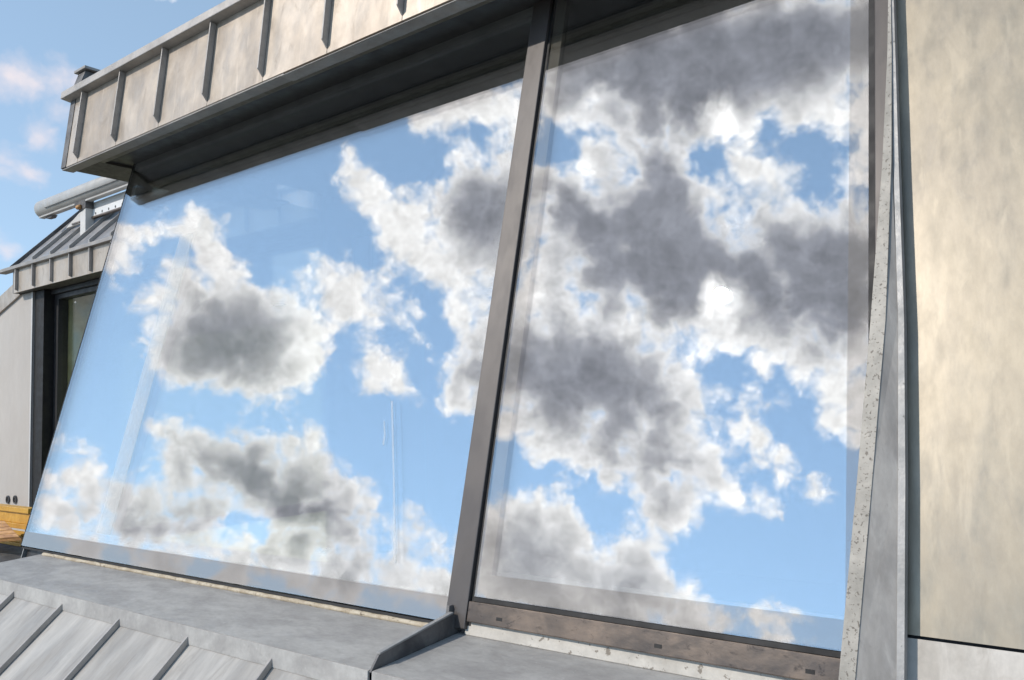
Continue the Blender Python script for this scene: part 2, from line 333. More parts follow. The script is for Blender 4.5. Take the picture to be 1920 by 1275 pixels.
MT['soffit_front'] = zinc('olive_soffit_zinc', (0.17, 0.16, 0.125), (0.25, 0.235, 0.19), 0.6, 0.05, 3.0, speck=0.5, speck_col=(0.36, 0.34, 0.29), spot_scale=120)
MT['sill'] = zinc('sill_zinc', (0.33, 0.315, 0.30), (0.45, 0.435, 0.41), 0.55, 0.05, 1.8, (1, 2.0, 1), speck=0.35, speck_col=(0.58, 0.57, 0.55), bump=0.06, spot_scale=55, stain=0.4, stain_col=(0.27, 0.255, 0.24))
MT['apron'] = zinc('roof_zinc', (0.31, 0.29, 0.265), (0.46, 0.435, 0.40), 0.5, 0.05, 1.3, (1.6, 0.4, 0.4), stain=0.5, stain_col=(0.23, 0.21, 0.19), bump=0.05)
MT['upstand'] = zinc('pale_upstand', (0.42, 0.39, 0.345), (0.55, 0.515, 0.46), 0.6, 0.05, 2, speck=0.8, speck_col=(0.16, 0.13, 0.10), bump=0.2, spot_scale=50, speck_at=0.61)
MT['speckled'] = zinc('speckled_flashing', (0.29, 0.27, 0.235), (0.40, 0.37, 0.325), 0.6, 0.05, 2, speck=0.8, speck_col=(0.10, 0.083, 0.065), bump=0.25, spot_scale=130, speck_at=0.585)
MT['cheek'] = zinc('cheek_zinc', (0.22, 0.205, 0.19), (0.34, 0.32, 0.295), 0.5, 0.05, 2.4, (1, 1, 0.3), stain=0.5, stain_col=(0.17, 0.16, 0.15), bump=0.08, drip=0.3)
MT['rim'] = zinc('rim_zinc', (0.27, 0.265, 0.255), (0.36, 0.35, 0.34), 0.5, 0.15, 2, speck=0.6, bump=0.2, spot_scale=60)
MT['wall'] = zinc('wall_sheet', (0.27, 0.237, 0.19), (0.34, 0.293, 0.222), 0.38, 0.38, 0.9, (1.5, 1, 0.6), stain=0.28, stain_col=(0.23, 0.21, 0.182), bump=0.02, fine=1.0, drip=0.3)
MT['wall_low'] = zinc('lower_wall_sheet', (0.38, 0.345, 0.30), (0.54, 0.50, 0.45), 0.55, 0.05, 1.6, (1.2, 1, 0.7), stain=0.3, stain_col=(0.31, 0.265, 0.215), bump=0.05, drip=0.2)
MT['frame'] = zinc('bronze_frame', (0.080, 0.070, 0.066), (0.102, 0.090, 0.085), 0.4, 0.15, 1.2, (1, 1, 0.3), bump=0.03, fine=0.4)
MT['rail'] = zinc('stained_bronze_rail', (0.085, 0.068, 0.058), (0.20, 0.15, 0.115), 0.35, 0.3, 2.6, (0.6, 1, 1), stain=0.9, stain_col=(0.035, 0.026, 0.022), bump=0.08)
MT['black'] = plain('black_rubber', (0.008, 0.007, 0.007), 0.6)
MT['band_grey'] = plain('grey_edge_seal', (0.40, 0.385, 0.36), 0.6)
MT['band'] = plain('edge_seal', (0.15, 0.122, 0.088), 0.6)
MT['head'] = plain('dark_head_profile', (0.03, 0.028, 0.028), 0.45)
MT['sealant'] = zinc('sealant', (0.36, 0.29, 0.20), (0.52, 0.45, 0.34), 0.7, 0, 5, stain=0.9, stain_col=(0.10, 0.06, 0.03), bump=0.3)
MT['outer'] = glass('coated_outer_glass', 0.25, (0.97, 0.985, 0.985))
MT['inner'] = glass('coated_inner_glass', 0.45, (0.95, 0.975, 0.97))
MT['clear'] = glass('clear_glass', 0.06, (0.62, 0.66, 0.66))
MT['dull_glass'] = glass('dull_neighbour_glass', 0.02, (0.97, 0.98, 0.95), 0.0, 7.0)
def residue_or_gleam(name, amount):  # thin white veil for dried drips and for a gleam painted on glass
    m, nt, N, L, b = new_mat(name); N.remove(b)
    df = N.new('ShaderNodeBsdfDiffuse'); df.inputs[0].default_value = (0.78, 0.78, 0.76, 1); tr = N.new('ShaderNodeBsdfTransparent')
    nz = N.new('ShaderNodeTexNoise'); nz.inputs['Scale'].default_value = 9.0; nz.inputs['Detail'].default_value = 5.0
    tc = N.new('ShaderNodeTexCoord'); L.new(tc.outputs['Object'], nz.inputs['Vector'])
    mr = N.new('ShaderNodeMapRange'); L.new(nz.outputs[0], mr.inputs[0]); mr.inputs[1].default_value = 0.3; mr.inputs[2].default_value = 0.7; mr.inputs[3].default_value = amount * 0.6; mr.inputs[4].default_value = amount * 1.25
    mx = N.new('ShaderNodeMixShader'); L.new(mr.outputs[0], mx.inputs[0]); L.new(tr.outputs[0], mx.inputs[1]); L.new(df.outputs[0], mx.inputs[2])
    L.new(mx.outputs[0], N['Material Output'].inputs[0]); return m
MT['gleam'] = residue_or_gleam('painted_gleam', 0.16); MT['streak'] = residue_or_gleam('dried_streak', 0.17)  # the strip's white is painted light; the streak is dried water
def frit(name, col, refl):                   # fired grey enamel under a gloss
    m, nt, N, L, b = new_mat(name); b.inputs['Base Color'].default_value = tuple(col) + (1,); b.inputs['Roughness'].default_value = 0.55
    gl = N.new('ShaderNodeBsdfGlossy'); gl.inputs['Roughness'].default_value = 0.02; mx = N.new('ShaderNodeMixShader'); mx.inputs[0].default_value = refl
    L.new(b.outputs[0], mx.inputs[1]); L.new(gl.outputs[0], mx.inputs[2]); L.new(mx.outputs[0], N['Material Output'].inputs[0]); return m
MT['frit'] = frit('grey_frit', (0.15, 0.14, 0.13), 0.26)
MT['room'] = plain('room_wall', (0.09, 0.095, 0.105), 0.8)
MT['white'] = plain('white_paint', (0.80, 0.80, 0.79), 0.5, vary=0.03)
MT['plaster'] = zinc('pale_cladding', (0.49, 0.445, 0.40), (0.53, 0.485, 0.44), 0.6, 0.0, 0.5, (1, 1, 0.4), bump=0.02, fine=0.4)
MT['olive'] = plain('olive_panel', (0.48, 0.48, 0.34), 0.7)
MT['nroof'] = zinc('neighbour_roof_zinc', (0.24, 0.235, 0.235), (0.36, 0.35, 0.345), 0.45, 0.3, 1.2, bump=0.08)
MT['alu'] = zinc('awning_aluminium', (0.44, 0.42, 0.39), (0.52, 0.50, 0.47), 0.4, 0.15, 1.2, bump=0.03, fine=0.4)
MT['pale'] = plain('pale_painted_metal', (0.62, 0.60, 0.57), 0.5, vary=0.05)
MT['yellow'] = zinc('yellow_formwork', (0.52, 0.27, 0.035), (0.64, 0.36, 0.055), 0.45, 0, 3, bump=0.05, fine=0.5, stain=0.4, stain_col=(0.30, 0.13, 0.01))
MT['timber'] = zinc('ribbed_timber', (0.33, 0.15, 0.05), (0.58, 0.31, 0.11), 0.6, 0, 3, (0.4, 3, 3), stain=0.5, stain_col=(0.12, 0.05, 0.02), bump=0.3)
MT['concrete'] = zinc('concrete', (0.26, 0.25, 0.24), (0.36, 0.35, 0.33), 0.8, 0, 0.5, bump=0.2)
MT['ground'] = zinc('far_ground', (0.07, 0.085, 0.05), (0.16, 0.15, 0.12), 0.9, 0, 0.03, bump=0.0)
MT['dark_felt'] = zinc('roof_felt', (0.05, 0.05, 0.055), (0.10, 0.10, 0.105), 0.8, 0, 2, bump=0.3)

# ------------------------------------------------------------------ builders
COL = sc.collection
def wpos(o):
    p = Vector((0, 0, 0))
    while o is not None: p += o.location; o = o.parent
    return p
def tag(o, label=None, cat=None, group=None, kind=None):
    for k, v in (('label', label), ('category', cat), ('group', group), ('kind', kind)):
        if v: o[k] = v
    return o
def thing(name, label, cat, base, group=None):
    o = bpy.data.objects.new(name, None); COL.objects.link(o); o.location = base; o.empty_display_size = 0.1
    return tag(o, label, cat, group)
def build(name, bm, mat, parent=None, base=None, smooth=False):
    """bm is in world coordinates; the object gets an origin of its own"""
    bmesh.ops.recalc_face_normals(bm, faces=bm.faces)
    pts = [v.co for v in bm.verts]
    if base is None:
        lo = Vector([min(p[i] for p in pts) for i in range(3)]); hi = Vector([max(p[i] for p in pts) for i in range(3)])
        base = Vector(((lo.x + hi.x) / 2, (lo.y + hi.y) / 2, lo.z))
    bmesh.ops.translate(bm, verts=bm.verts, vec=-Vector(base))
    me = bpy.data.meshes.new(name); bm.to_mesh(me); bm.free()
    me.materials.append(MT[mat])
    if smooth:
        for p in me.polygons: p.use_smooth = True
    o = bpy.data.objects.new(name, me); COL.objects.link(o)
    o.parent = parent; o.location = Vector(base) - (wpos(parent) if parent else Vector((0, 0, 0)))
    return o
def bevel(bm, w, seg=2):
    if w: bmesh.ops.bevel(bm, geom=list(bm.edges), offset=w, segments=seg, profile=0.5, affect='EDGES')
def hexa(bm, p):                             # 8 points: bottom ring 0-3, top ring 4-7
    v = [bm.verts.new(q) for q in p]
    for f in ((0, 3, 2, 1), (4, 5, 6, 7), (0, 1, 5, 4), (1, 2, 6, 5), (2, 3, 7, 6), (3, 0, 4, 7)): bm.faces.new([v[i] for i in f])
def box(name, lo, hi, mat, parent=None, bev=0.003, **k):
    bm = bmesh.new(); x0, y0, z0 = lo; x1, y1, z1 = hi
    hexa(bm, [(x0, y0, z0), (x1, y0, z0), (x1, y1, z0), (x0, y1, z0), (x0, y0, z1), (x1, y0, z1), (x1, y1, z1), (x0, y1, z1)])
    bevel(bm, bev); return build(name, bm, mat, parent, **k)
def prism(name, poly, vec, mat, parent=None, bev=0.0, **k):   # planar polygon pushed along vec
    bm = bmesh.new(); a = [bm.verts.new(p) for p in poly]; b = [bm.verts.new(Vector(p) + Vector(vec)) for p in poly]
    bm.faces.new(a); bm.faces.new(b[::-1]); n = len(a)
    for i in range(n): bm.faces.new((a[i], b[i], b[(i + 1) % n], a[(i + 1) % n]))
    bmesh.ops.recalc_face_normals(bm, faces=bm.faces)
    bevel(bm, bev); return build(name, bm, mat, parent, **k)
def gbox(name, x0, x1, s0, s1, o0, o1, mat, parent=None, bev=0.002, **k):   # a bar in glass coordinates
    bm = bmesh.new()
    hexa(bm, [G(x0, s0, o0), G(x1, s0, o0), G(x1, s0, o1), G(x0, s0, o1), G(x0, s1, o0), G(x1, s1, o0), G(x1, s1, o1), G(x0, s1, o1)])
    bevel(bm, bev); return build(name, bm, mat, parent, **k)
def sheet(name, p00, p10, p11, p01, thick, mat, parent=None, nx=10, ny=10, wob=0.0015, freq=3.0, seed=0, **k):
    """a metal sheet with slight buckles and real thickness"""
    p00, p10, p11, p01 = map(Vector, (p00, p10, p11, p01))
    nrm = (p10 - p00).cross(p01 - p00).normalized()
    bm = bmesh.new(); top = []; bot = []
    for j in range(ny + 1):
        rt = []; rb = []
        for i in range(nx + 1):
            u, v = i / nx, j / ny
            q = (p00 * (1 - u) + p10 * u) * (1 - v) + (p01 * (1 - u) + p11 * u) * v
            e = min(u, 1 - u, v, 1 - v) * 4; e = min(1, e)
            h = wob * e * (noise.noise(q * freq + Vector((seed * 3.7, seed * 1.3, 0))) + 0.5 * noise.noise(q * freq * 2.3))
            rt.append(bm.verts.new(q + nrm * h)); rb.append(bm.verts.new(q - nrm * thick))
        top.append(rt); bot.append(rb)
    for j in range(ny):
        for i in range(nx):
            bm.faces.new((top[j][i], top[j][i + 1], top[j + 1][i + 1], top[j + 1][i]))
            bm.faces.new((bot[j][i], bot[j + 1][i], bot[j + 1][i + 1], bot[j][i + 1]))
    ring_t = top[0] + [r[-1] for r in top[1:]] + top[-1][-2::-1] + [r[0] for r in top[-2:0:-1]]
    ring_b = bot[0] + [r[-1] for r in bot[1:]] + bot[-1][-2::-1] + [r[0] for r in bot[-2:0:-1]]
    n = len(ring_t)
    for i in range(n): bm.faces.new((ring_t[i], ring_b[i], ring_b[(i + 1) % n], ring_t[(i + 1) % n]))
    o = build(name, bm, mat, parent, **k)
    for p in o.data.polygons: p.use_smooth = len(p.vertices) == 4 and True
    try: o.data.set_sharp_from_angle(angle=R(30))
    except Exception: pass
    return o
def strip_rough(name, a, b, along_n, w, t, mat, parent, amp, n=60, seed=0):
    """a hand-run bead or ragged strip from a to b"""
    a, b = Vector(a), Vector(b); bm = bmesh.new(); rings = []
    ax = (b - a).normalized(); wv = Vector(along_n).normalized(); tv = ax.cross(wv).normalized()
    for i in range(n + 1):
        c = a.lerp(b, i / n); k1 = 1 + amp * noise.noise(Vector((i * .37, seed, 0))) ; k2 = 1 + amp * noise.noise(Vector((i * .53, seed + 9, 3)))
        rings.append([bm.verts.new(c + wv * (w * sx * k1) + tv * (t * sy * k2)) for sx, sy in ((-.5, -.5), (.5, -.5), (.62, 0), (.4, .5), (-.4, .5), (-.62, 0))])
    for r0, r1 in zip(rings, rings[1:]):
        for i in range(6): bm.faces.new((r0[i], r0[(i + 1) % 6], r1[(i + 1) % 6], r1[i]))
    bm.faces.new(rings[0][::-1]); bm.faces.new(rings[-1])
    return build(name, bm, mat, parent, smooth=True)

# ------------------------------------------------------------------ setting
tag(box('ground', (-3000, -3000, -9.5), (3000, 3000, -9.0), 'ground', bev=0), kind='structure')
tag(box('terrace_deck', (-16, -7, -0.25), (8, 9, 0.0), 'concrete', bev=0), kind='structure')

# ------------------------------------------------------------------ the tilted window
XL, XM0, XM1, XR = -4.995, -1.816, -1.721, -0.522
STOP = 2.50                                  # slope length to the head
win = thing('tilted_window', 'large backward-leaning two-pane window mirroring blue sky and cumulus clouds', 'window', G(-2.75, 0))
def pane(x0, x1, s0, s1, bl, br, bb, bt, label, seal):
    g = gbox('glass_pane', x0, x1, s0, s1, -0.008, 0.0, 'outer', win, bev=0.0008); tag(g, label)
    # blackened edge seal behind the outer sheet, then the inner sheet
    for (a, b_, c, d_) in ((x0 + .004, x1 - .004, s0 + .004, s0 + bb), (x0 + .004, x1 - .004, s1 - bt, s1 - .004)):
        gbox('edge_seal', a, b_, c, d_, -0.034, -0.0095, seal, g, bev=0)
    if bl: gbox('edge_seal', x0 + .004, x0 + bl, s0 + bb + .0005, s1 - bt - .0005, -0.034, -0.0095, seal, g, bev=0)
    if br: gbox('edge_seal', x1 - br, x1 - .004, s0 + bb + .0005, s1 - bt - .0005, -0.034, -0.0095, seal, g, bev=0)
    gbox('inner_sheet', x0 + (bl or .01), x1 - (br or .01), s0 + bb, s1 - bt, -0.030, -0.024, 'inner', g, bev=0.0005)
    return g
gl_left = pane(XL, XM0, 0.0, STOP, 0, 0.012, 0.080, 0.13, 'wide left glass pane', 'band_grey')
pane(XM1 + .010, XR, 0.090, STOP, 0.052, 0.055, 0.072, 0.10, 'narrower right glass pane', 'band')
gbox('edge_trim', XL - .006, XL - .001, -0.004, STOP, -0.034, 0.0015, 'black', win, bev=0)
gbox('mullion', XM0 + .004, XM1 - .004, -0.012, STOP, -0.06, 0.010, 'frame', win, bev=0.003)
gbox('gasket', XM1 - .003, XM1 + .009, 0.0, STOP, -0.05, -0.004, 'black', win, bev=0)
gbox('gasket', XM1 + .014, XR + .012, 0.076, 0.089, -0.05, 0.003, 'black', win, bev=0)
gbox('gasket', XR + .001, XR + .016, 0.0895, STOP, -0.05, 0.004, 'black', win, bev=0)
gbox('bottom_rail', XM1 + .003, XR + .075, 0.012, 0.075, -0.055, 0.014, 'rail', win, bev=0.003)
for xd in (-1.60, -1.06, -.66): gbox('drain_slot', xd, xd + .022, .030, .040, 0.0142, 0.0150, 'black', win, bev=0)
gbox('side_frame', XR + .017, XR + .078, 0.0765, STOP, -0.055, 0.010, 'frame', win, bev=0.003)
gbox('head_profile', XL, XR + .08, STOP + .001, STOP + .05, -0.06, 0.012, 'head', win, bev=0.002)
gbox('gasket', XL, XM0, -0.014, -0.0045, -0.034, -0.004, 'black', win, bev=0)
gbox('sub_frame', XL, XR + .078, -0.075, -0.0145, -0.075, -0.040, 'head', win, bev=0.002)
gbox('frit_strip', XL + .001, XM0 - .001, .002, .078, .0004, .0012, 'frit', gl_left, bev=0)
def on_glass(name, pts, mat):               # a thin trace on the left pane: dried drips and the painted gleam
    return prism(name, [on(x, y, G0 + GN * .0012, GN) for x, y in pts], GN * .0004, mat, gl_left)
on_glass('gleam_strip', [(338, 442), (364, 436), (206, 1004), (181, 999)], 'gleam')  # painted gleam: imitates the pale strip showing through the glass
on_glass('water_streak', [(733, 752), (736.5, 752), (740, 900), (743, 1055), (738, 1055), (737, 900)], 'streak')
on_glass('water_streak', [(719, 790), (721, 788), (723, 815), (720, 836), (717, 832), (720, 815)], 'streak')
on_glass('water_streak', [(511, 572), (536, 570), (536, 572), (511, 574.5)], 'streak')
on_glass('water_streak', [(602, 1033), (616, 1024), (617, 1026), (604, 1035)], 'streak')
# glazed left cheek of the dormer, with its dark posts
chk = thing('cheek_window', 'glazed side cheek behind the left edge of the tilted window, dark posts', 'window', (XL, 3.0, ZC - .70))
XC = XL + 0.035
zt = ZC + 1.66
yt = 2.0 + (zt - G0.z) * math.tan(TAU)
prism('post', [G(XC, 0.0, -.040), G(XC, STOP, -.040), G(XC, STOP, -.11), G(XC, 0, -.11)], (0.07, 0, 0), 'head', chk)
prism('cheek_glass', [(XC + .02, 2.13, ZC - .66), (XC + .02, yt + .12, zt - .08), (XC + .02, 4.10, zt - .08), (XC + .02, 4.10, ZC - .66)], (0.008, 0, 0), 'clear', chk)
box('post', (XC, 4.102, ZC - .70), (XC + .07, 4.18, zt), 'head', chk)
box('rail', (XC, 2.10, ZC - .74), (XC + .07, 4.10, ZC - .663), 'head', chk)

# room behind the glass
room = thing('attic_room', 'dim attic room seen faintly through the reflections', 'room', (-2.7, 3.2, ZC - 1.2))
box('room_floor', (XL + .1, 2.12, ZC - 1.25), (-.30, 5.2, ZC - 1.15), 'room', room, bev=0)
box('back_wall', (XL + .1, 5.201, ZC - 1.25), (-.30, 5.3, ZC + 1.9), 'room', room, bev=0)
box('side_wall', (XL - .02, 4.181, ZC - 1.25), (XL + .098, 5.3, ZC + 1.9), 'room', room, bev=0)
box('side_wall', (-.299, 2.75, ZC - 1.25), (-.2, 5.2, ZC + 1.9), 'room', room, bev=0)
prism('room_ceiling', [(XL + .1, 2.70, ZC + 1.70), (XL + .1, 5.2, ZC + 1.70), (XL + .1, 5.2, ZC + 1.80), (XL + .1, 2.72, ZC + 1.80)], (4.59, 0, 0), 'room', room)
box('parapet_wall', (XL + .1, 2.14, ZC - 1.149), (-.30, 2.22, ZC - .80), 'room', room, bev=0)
def px_slab(name, pts, Y, t, mat, parent):   # a flat panel standing in the room at depth Y
    return prism(name, [atY(x, y, Y) for x, y in pts], (0, t, 0), mat, parent)
def glass_slab(name, pts, off, t, mat, parent):
    P = G0 - GN * off
    return prism(name, [on(x, y, P, GN) for x, y in pts], -GN * t, mat, parent)
glass_slab('rafter', [(338, 440), (366, 440), (207, 1006), (180, 1000)], 0.16, 0.05, 'white', room)
px_slab('hanging_panel', [(510, 480), (690, 440), (692, 585), (512, 600)], 4.4, 0.04, 'white', room)
px_slab('pale_patch', [(511, 398), (573, 410), (510, 427)], 4.35, 0.03, 'white', room)  # white slab stands in for a skylight's bright patch
px_slab('pale_patch', [(410, 398), (439, 390), (439, 445), (407, 452)], 4.3, 0.03, 'white', room)
glass_slab('inner_ledge', [(915, 1068), (1080, 1090), (1080, 1110), (915, 1093)], 0.12, 0.1, 'white', room)
glass_slab('inner_ledge', [(1147, 1098), (1400, 1132), (1400, 1150), (1147, 1122)], 0.12, 0.1, 'white', room)
glass_slab('inner_ledge', [(1406, 1134), (1582, 1156), (1582, 1172), (1406, 1152)], 0.12, 0.1, 'white', room)

# ------------------------------------------------------------------ canopy over the window
FY, FZ, PHI = 2.3488, 1.6192 + ZC, 0.12438
FD_ = Vector((0, math.sin(PHI), math.cos(PHI))); FN = Vector((0, -math.cos(PHI), math.sin(PHI)))
def Fp(x, s, o=0.0): return Vector((x, FY, FZ)) + FD_ * s + FN * o
SX0, SDX, HF, XE, XEND = -5.1532, 0.47677, 0.468, -5.370, 1.35
can = thing('dormer_canopy', 'zinc canopy with standing-seam fascia jutting out above the tilted window', 'canopy', (-2.0, 2.9, FZ))
xs = [XE + .066] + [SX0 + SDX * i for i in range(14)]
for i, (a, b_) in enumerate(zip(xs, xs[1:])):
    sheet('fascia_panel', Fp(a + .002, 0.0), Fp(b_ - .002, 0.0), Fp(b_ - .002, HF), Fp(a + .002, HF), 0.012, 'fascia', can, 12, 12, 0.0045, 4.5, i)
for x in xs[1:]:
    prism('standing_seam', [Fp(x - .004, .022, .002), Fp(x - .004, .055, .036), Fp(x - .004, HF - .002, .036), Fp(x - .004, HF - .002, .001)], (0.009, 0, 0), 'seam', can, bev=0.0015)
prism('corner_trim', [Fp(XE, 0.0, .004), Fp(XE, HF, .004), Fp(XE, HF, -.05), Fp(XE, 0, -.05)], (0.064, 0, 0), 'dark_zinc', can, bev=0.002)
prism('coping', [Fp(XE - .03, HF + .001, .058), Fp(XE - .03, HF + .052, .058), Fp(XE - .03, HF + .066, -.10), Fp(XE - .03, HF + .001, -.10)], (XEND - XE + .2, 0, 0), 'coping', can, bev=0.004)
# underside: a lip, then the dark recess over the glass
xj = on(530, 136, (0, 0, FZ), (0, 0, 1)).x     # lap joint
box('bottom_lip', (XE + .002, FY + .004, FZ - .010), (xj, FY + .075, FZ - .001), 'coping', can, bev=0.002)
box('bottom_lip', (xj - .02, FY + .000, FZ - .0135), (XEND, FY + .079, FZ - .0105), 'coping', can, bev=0.001)
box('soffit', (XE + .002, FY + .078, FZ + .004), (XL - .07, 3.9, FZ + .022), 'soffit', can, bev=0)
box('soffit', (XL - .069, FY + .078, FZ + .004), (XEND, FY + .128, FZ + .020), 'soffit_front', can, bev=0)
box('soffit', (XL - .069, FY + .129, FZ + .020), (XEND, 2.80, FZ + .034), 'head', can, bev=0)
box('end_panel', (XE + .002, FY + .09, FZ + .0225), (XE + .02, 4.0, FZ + .42), 'dark_zinc', can, bev=0)
prism('canopy_roof', [Fp(XE + .021, HF + .0, -.101), (XE + .021, 4.6, FZ + .95), (XE + .021, 4.6, FZ + .90), Fp(XE + .021, HF - .05, -.101)], (XEND - XE - .03, 0, 0), 'nroof', can)

# boxed verge at the canopy's far end
vb = thing('verge_box', 'small dark weathered box on top of the canopy at its far end', 'roof box', (XE + .05, 2.6, FZ + .5))
pA = atX(147, 139, XE - .02); pB = atX(137, 183, XE - .02)
prism('box_side', [(XE - .02, FY + .05, FZ + .50), (XE - .02, pA.y, pA.z), (XE - .02, pA.y + 1.25, pA.z + .0), (XE - .02, pA.y + 1.25, FZ + .50)], (0.10, 0, 0), 'dark_zinc', vb, bev=0.004)
prism('box_cap', [(XE - .04, pA.y - .02, pA.z + .001), (XE - .04, pA.y - .02, pA.z + .02), (XE - .04, pA.y + 1.3, pA.z + .02), (XE - .04, pA.y + 1.3, pA.z + .001)], (0.15, 0, 0), 'coping', vb, bev=0.003)
prism('box_front', [Fp(XE + .0, HF + .06, -.02), (XE + .0, pA.y - .004, pA.z - .01), (XE + .0, pA.y + .01, pA.z - .01), Fp(XE + .0, HF + .06, .0)], (0.075, 0, 0), 'coping', vb, bev=0.002)

# ------------------------------------------------------------------ sills
SZ0, SZ1, SY0, SY1 = ZC - .717, ZC - .737, 2.03, 1.634
def sill_thing(label, x0, x1, seed):
    t = thing('window_sill', label, 'sill', ((x0 + x1) / 2, SY1, SZ1 - .06), 'zinc sills under the window')
    sheet('ledge', (x0, SY1, SZ1), (x1, SY1, SZ1), (x1, SY0, SZ0), (x0, SY0, SZ0), 0.01, 'sill', t, 40, 8, 0.002, 3.0, seed)
    prism('front_edge', [(x0, SY1 - .004, SZ1 + .001), (x0, SY1 + .004, SZ1 - .011), (x0, SY1 + .004, SZ1 - .062), (x0, SY1 - .008, SZ1 - .062)], (x1 - x0, 0, 0), 'sill', t, bev=0.0015)
    return t
s1 = sill_thing('long grey zinc sill under the wide left pane', -4.765, -1.782, 1)
s2 = sill_thing('grey zinc sill under the narrow right pane, with pale speckled upstand', -1.766, -0.46, 2)
strip_rough('sealant_bead', (-4.72, 2.004, SZ0 + .006), (-1.83, 2.004, SZ0 + .006), (0, 1, .3), 0.022, 0.014, 'sealant', s1, 0.5, 90, 3)
prism('upstand', [(-1.735, 2.012, SZ0 - .003), (-1.735, 1.998, SZ0 - .0005), (-1.735, 2.008, SZ0 + .040), (-1.735, 2.020, SZ0 + .040)], (1.27, 0, 0), 'upstand', s2, bev=0.002)
dv = thing('divider_flashing', 'upright dark zinc divider between the two sills at the mullion foot', 'flashing', (-1.774, 1.82, SZ1))
prism('blade', [(-1.7785, SY1 - .004, SZ1 - .004), (-1.7785, SY1 + .03, SZ1 + .037), (-1.7785, 1.985, SZ0 + .062), (-1.7785, 2.008, SZ0 + .050), (-1.7785, 2.008, SZ0 - .004)], (0.009, 0, 0), 'dark_zinc', dv, bev=0.0015)
prism('folded_edge', [(-1.782, SY1 + .03, SZ1 + .0372), (-1.782, 1.985, SZ0 + .0622), (-1.782, 1.985, SZ0 + .068), (-1.782, SY1 + .03, SZ1 + .043)], (0.016, 0, 0), 'rim', dv, bev=0.001)
prism('fold_clip', [(-1.795, 1.975, SZ0 + .030), (-1.795, 2.004, SZ0 + .030), (-1.795, 2.004, SZ0 + .085), (-1.795, 1.985, SZ0 + .085)], (0.012, 0, 0), 'dark_zinc', dv, bev=0.001)

# ------------------------------------------------------------------ standing-seam roof below the sill
AY, AZ, AS = 1.628, ZC - .800, R(40.5)
AD = Vector((0, -math.cos(AS), -math.sin(AS))); AN = Vector((0, -math.sin(AS), math.cos(AS)))
def Ap(x, s, o=0.0): return Vector((x, AY, AZ)) + AD * s + AN * o
ap = thing('apron_roof', 'steep standing-seam zinc roof falling away below the sills', 'roof', (-2.5, .6, 0))
ax_ = [-3.66 + .4785 * i for i in range(-3, 11)]
for i, (a, b_) in enumerate(zip(ax_, ax_[1:])):
    sheet('roof_panel', Ap(a + .002, 1.68), Ap(b_ - .002, 1.68), Ap(b_ - .002, -.03), Ap(a + .002, -.03), 0.012, 'apron', ap, 6, 24, 0.003, 3.0, i)
for x in ax_:
    prism('standing_seam', [Ap(x - .005, -.02, .001), Ap(x - .005, -.02, .023), Ap(x - .005, 1.68, .023), Ap(x - .005, 1.68, .001)], (0.010, 0, 0), 'seam', ap, bev=0.002)
box('backing_wall', (-5.0, 1.66, 0.0), (1.0, 1.70, ZC - .80), 'dark_felt', ap, bev=0)

# ------------------------------------------------------------------ cheek flashing right of the window
XF = -0.45
fl = thing('cheek_flashing', 'tapering grey zinc cheek with pale speckled front edge right of the window', 'flashing', (XF, 1.85, ZC - .9))
def fpx(x, y, o): return on(x, y, G0 + GN * o, GN)
fr = [fpx(x, y, o) for x, y, o in ((1603, 1275, .085), (1635, 900, .082), (1660, 600, .080), (1671, 301, .08), (1671.5, 100, .074), (1670, 0, .072))]
bk = [fpx(x, y, .068) for x, y in ((1681, 1275), (1684, 900), (1684, 600), (1675, 301), (1672.5, 100), (1671, 0))]
def extend(l):
    d0 = (l[0] - l[1]).normalized(); d1 = (l[-1] - l[-2]).normalized(); return [l[0] + d0 * .35] + l + [l[-1] + d1 * .55]
fr, bk = extend(fr), extend(bk)
def ribbon(name, A, B, vec, mat, parent, bev=0.0):
    bm = bmesh.new(); rows = []
    vec = Vector(vec)
    for a, b_ in zip(A, B): rows.append([bm.verts.new(q) for q in (a, b_, Vector(b_) + vec, Vector(a) + vec)])
    for r0, r1 in zip(rows, rows[1:]):
        for i in range(4): bm.faces.new((r0[i], r0[(i + 1) % 4], r1[(i + 1) % 4], r1[i]))
    bm.faces.new(rows[0][::-1]); bm.faces.new(rows[-1])
    bevel(bm, bev, 1); return build(name, bm, mat, parent)
ribbon('cheek_plate', fr, bk, -GN * .004, 'cheek', fl)
fw = (.034, .034, .033, .034, .021, .010, .006, .004); rw = (.016, .016, .016, .014, .013, .009, .007, .006)
ribbon('front_fold', [p + Vector((-w_, 0, 0)) + GN * .003 for p, w_ in zip(fr, fw)], [p + Vector((.001, 0, 0)) + GN * .003 for p in fr], -GN * .06, 'speckled', fl)
ribbon('back_rim', [p + Vector((.0005, 0, 0)) + GN * .003 for p in bk], [p + Vector((w_, 0, 0)) + GN * .003 for p, w_ in zip(bk, rw)], -GN * .030, 'rim', fl)

# ------------------------------------------------------------------ clad wall to the right
WO = 0.022
wl = thing('clad_wall', 'warm beige metal-clad wall right of the window with a horizontal joint', 'wall', (.9, 1.9, 0))
SJ = (on(1695, 1192, G0 + GN * WO, GN) - G0).dot(SD)
XW0, XW1 = -0.455, 2.6
sheet('wall_panel', G(XW0, SJ + .004, WO), G(XW1, SJ + .004, WO), G(XW1, 2.62, WO), G(XW0, 2.62, WO), 0.02, 'wall', wl, 24, 24, 0.004, 1.2, 4)
sheet('wall_panel', G(XW0, -1.25, WO + .008), G(XW1, -1.25, WO + .008), G(XW1, SJ - .003, WO + .008), G(XW0, SJ - .003, WO + .008), 0.02, 'wall_low', wl, 24, 12, 0.004, 1.2, 5)
gbox('wall_core', XW0 + .01, XW1, -1.3, 2.62, -.10, WO - .03, 'dark_felt', wl, bev=0)

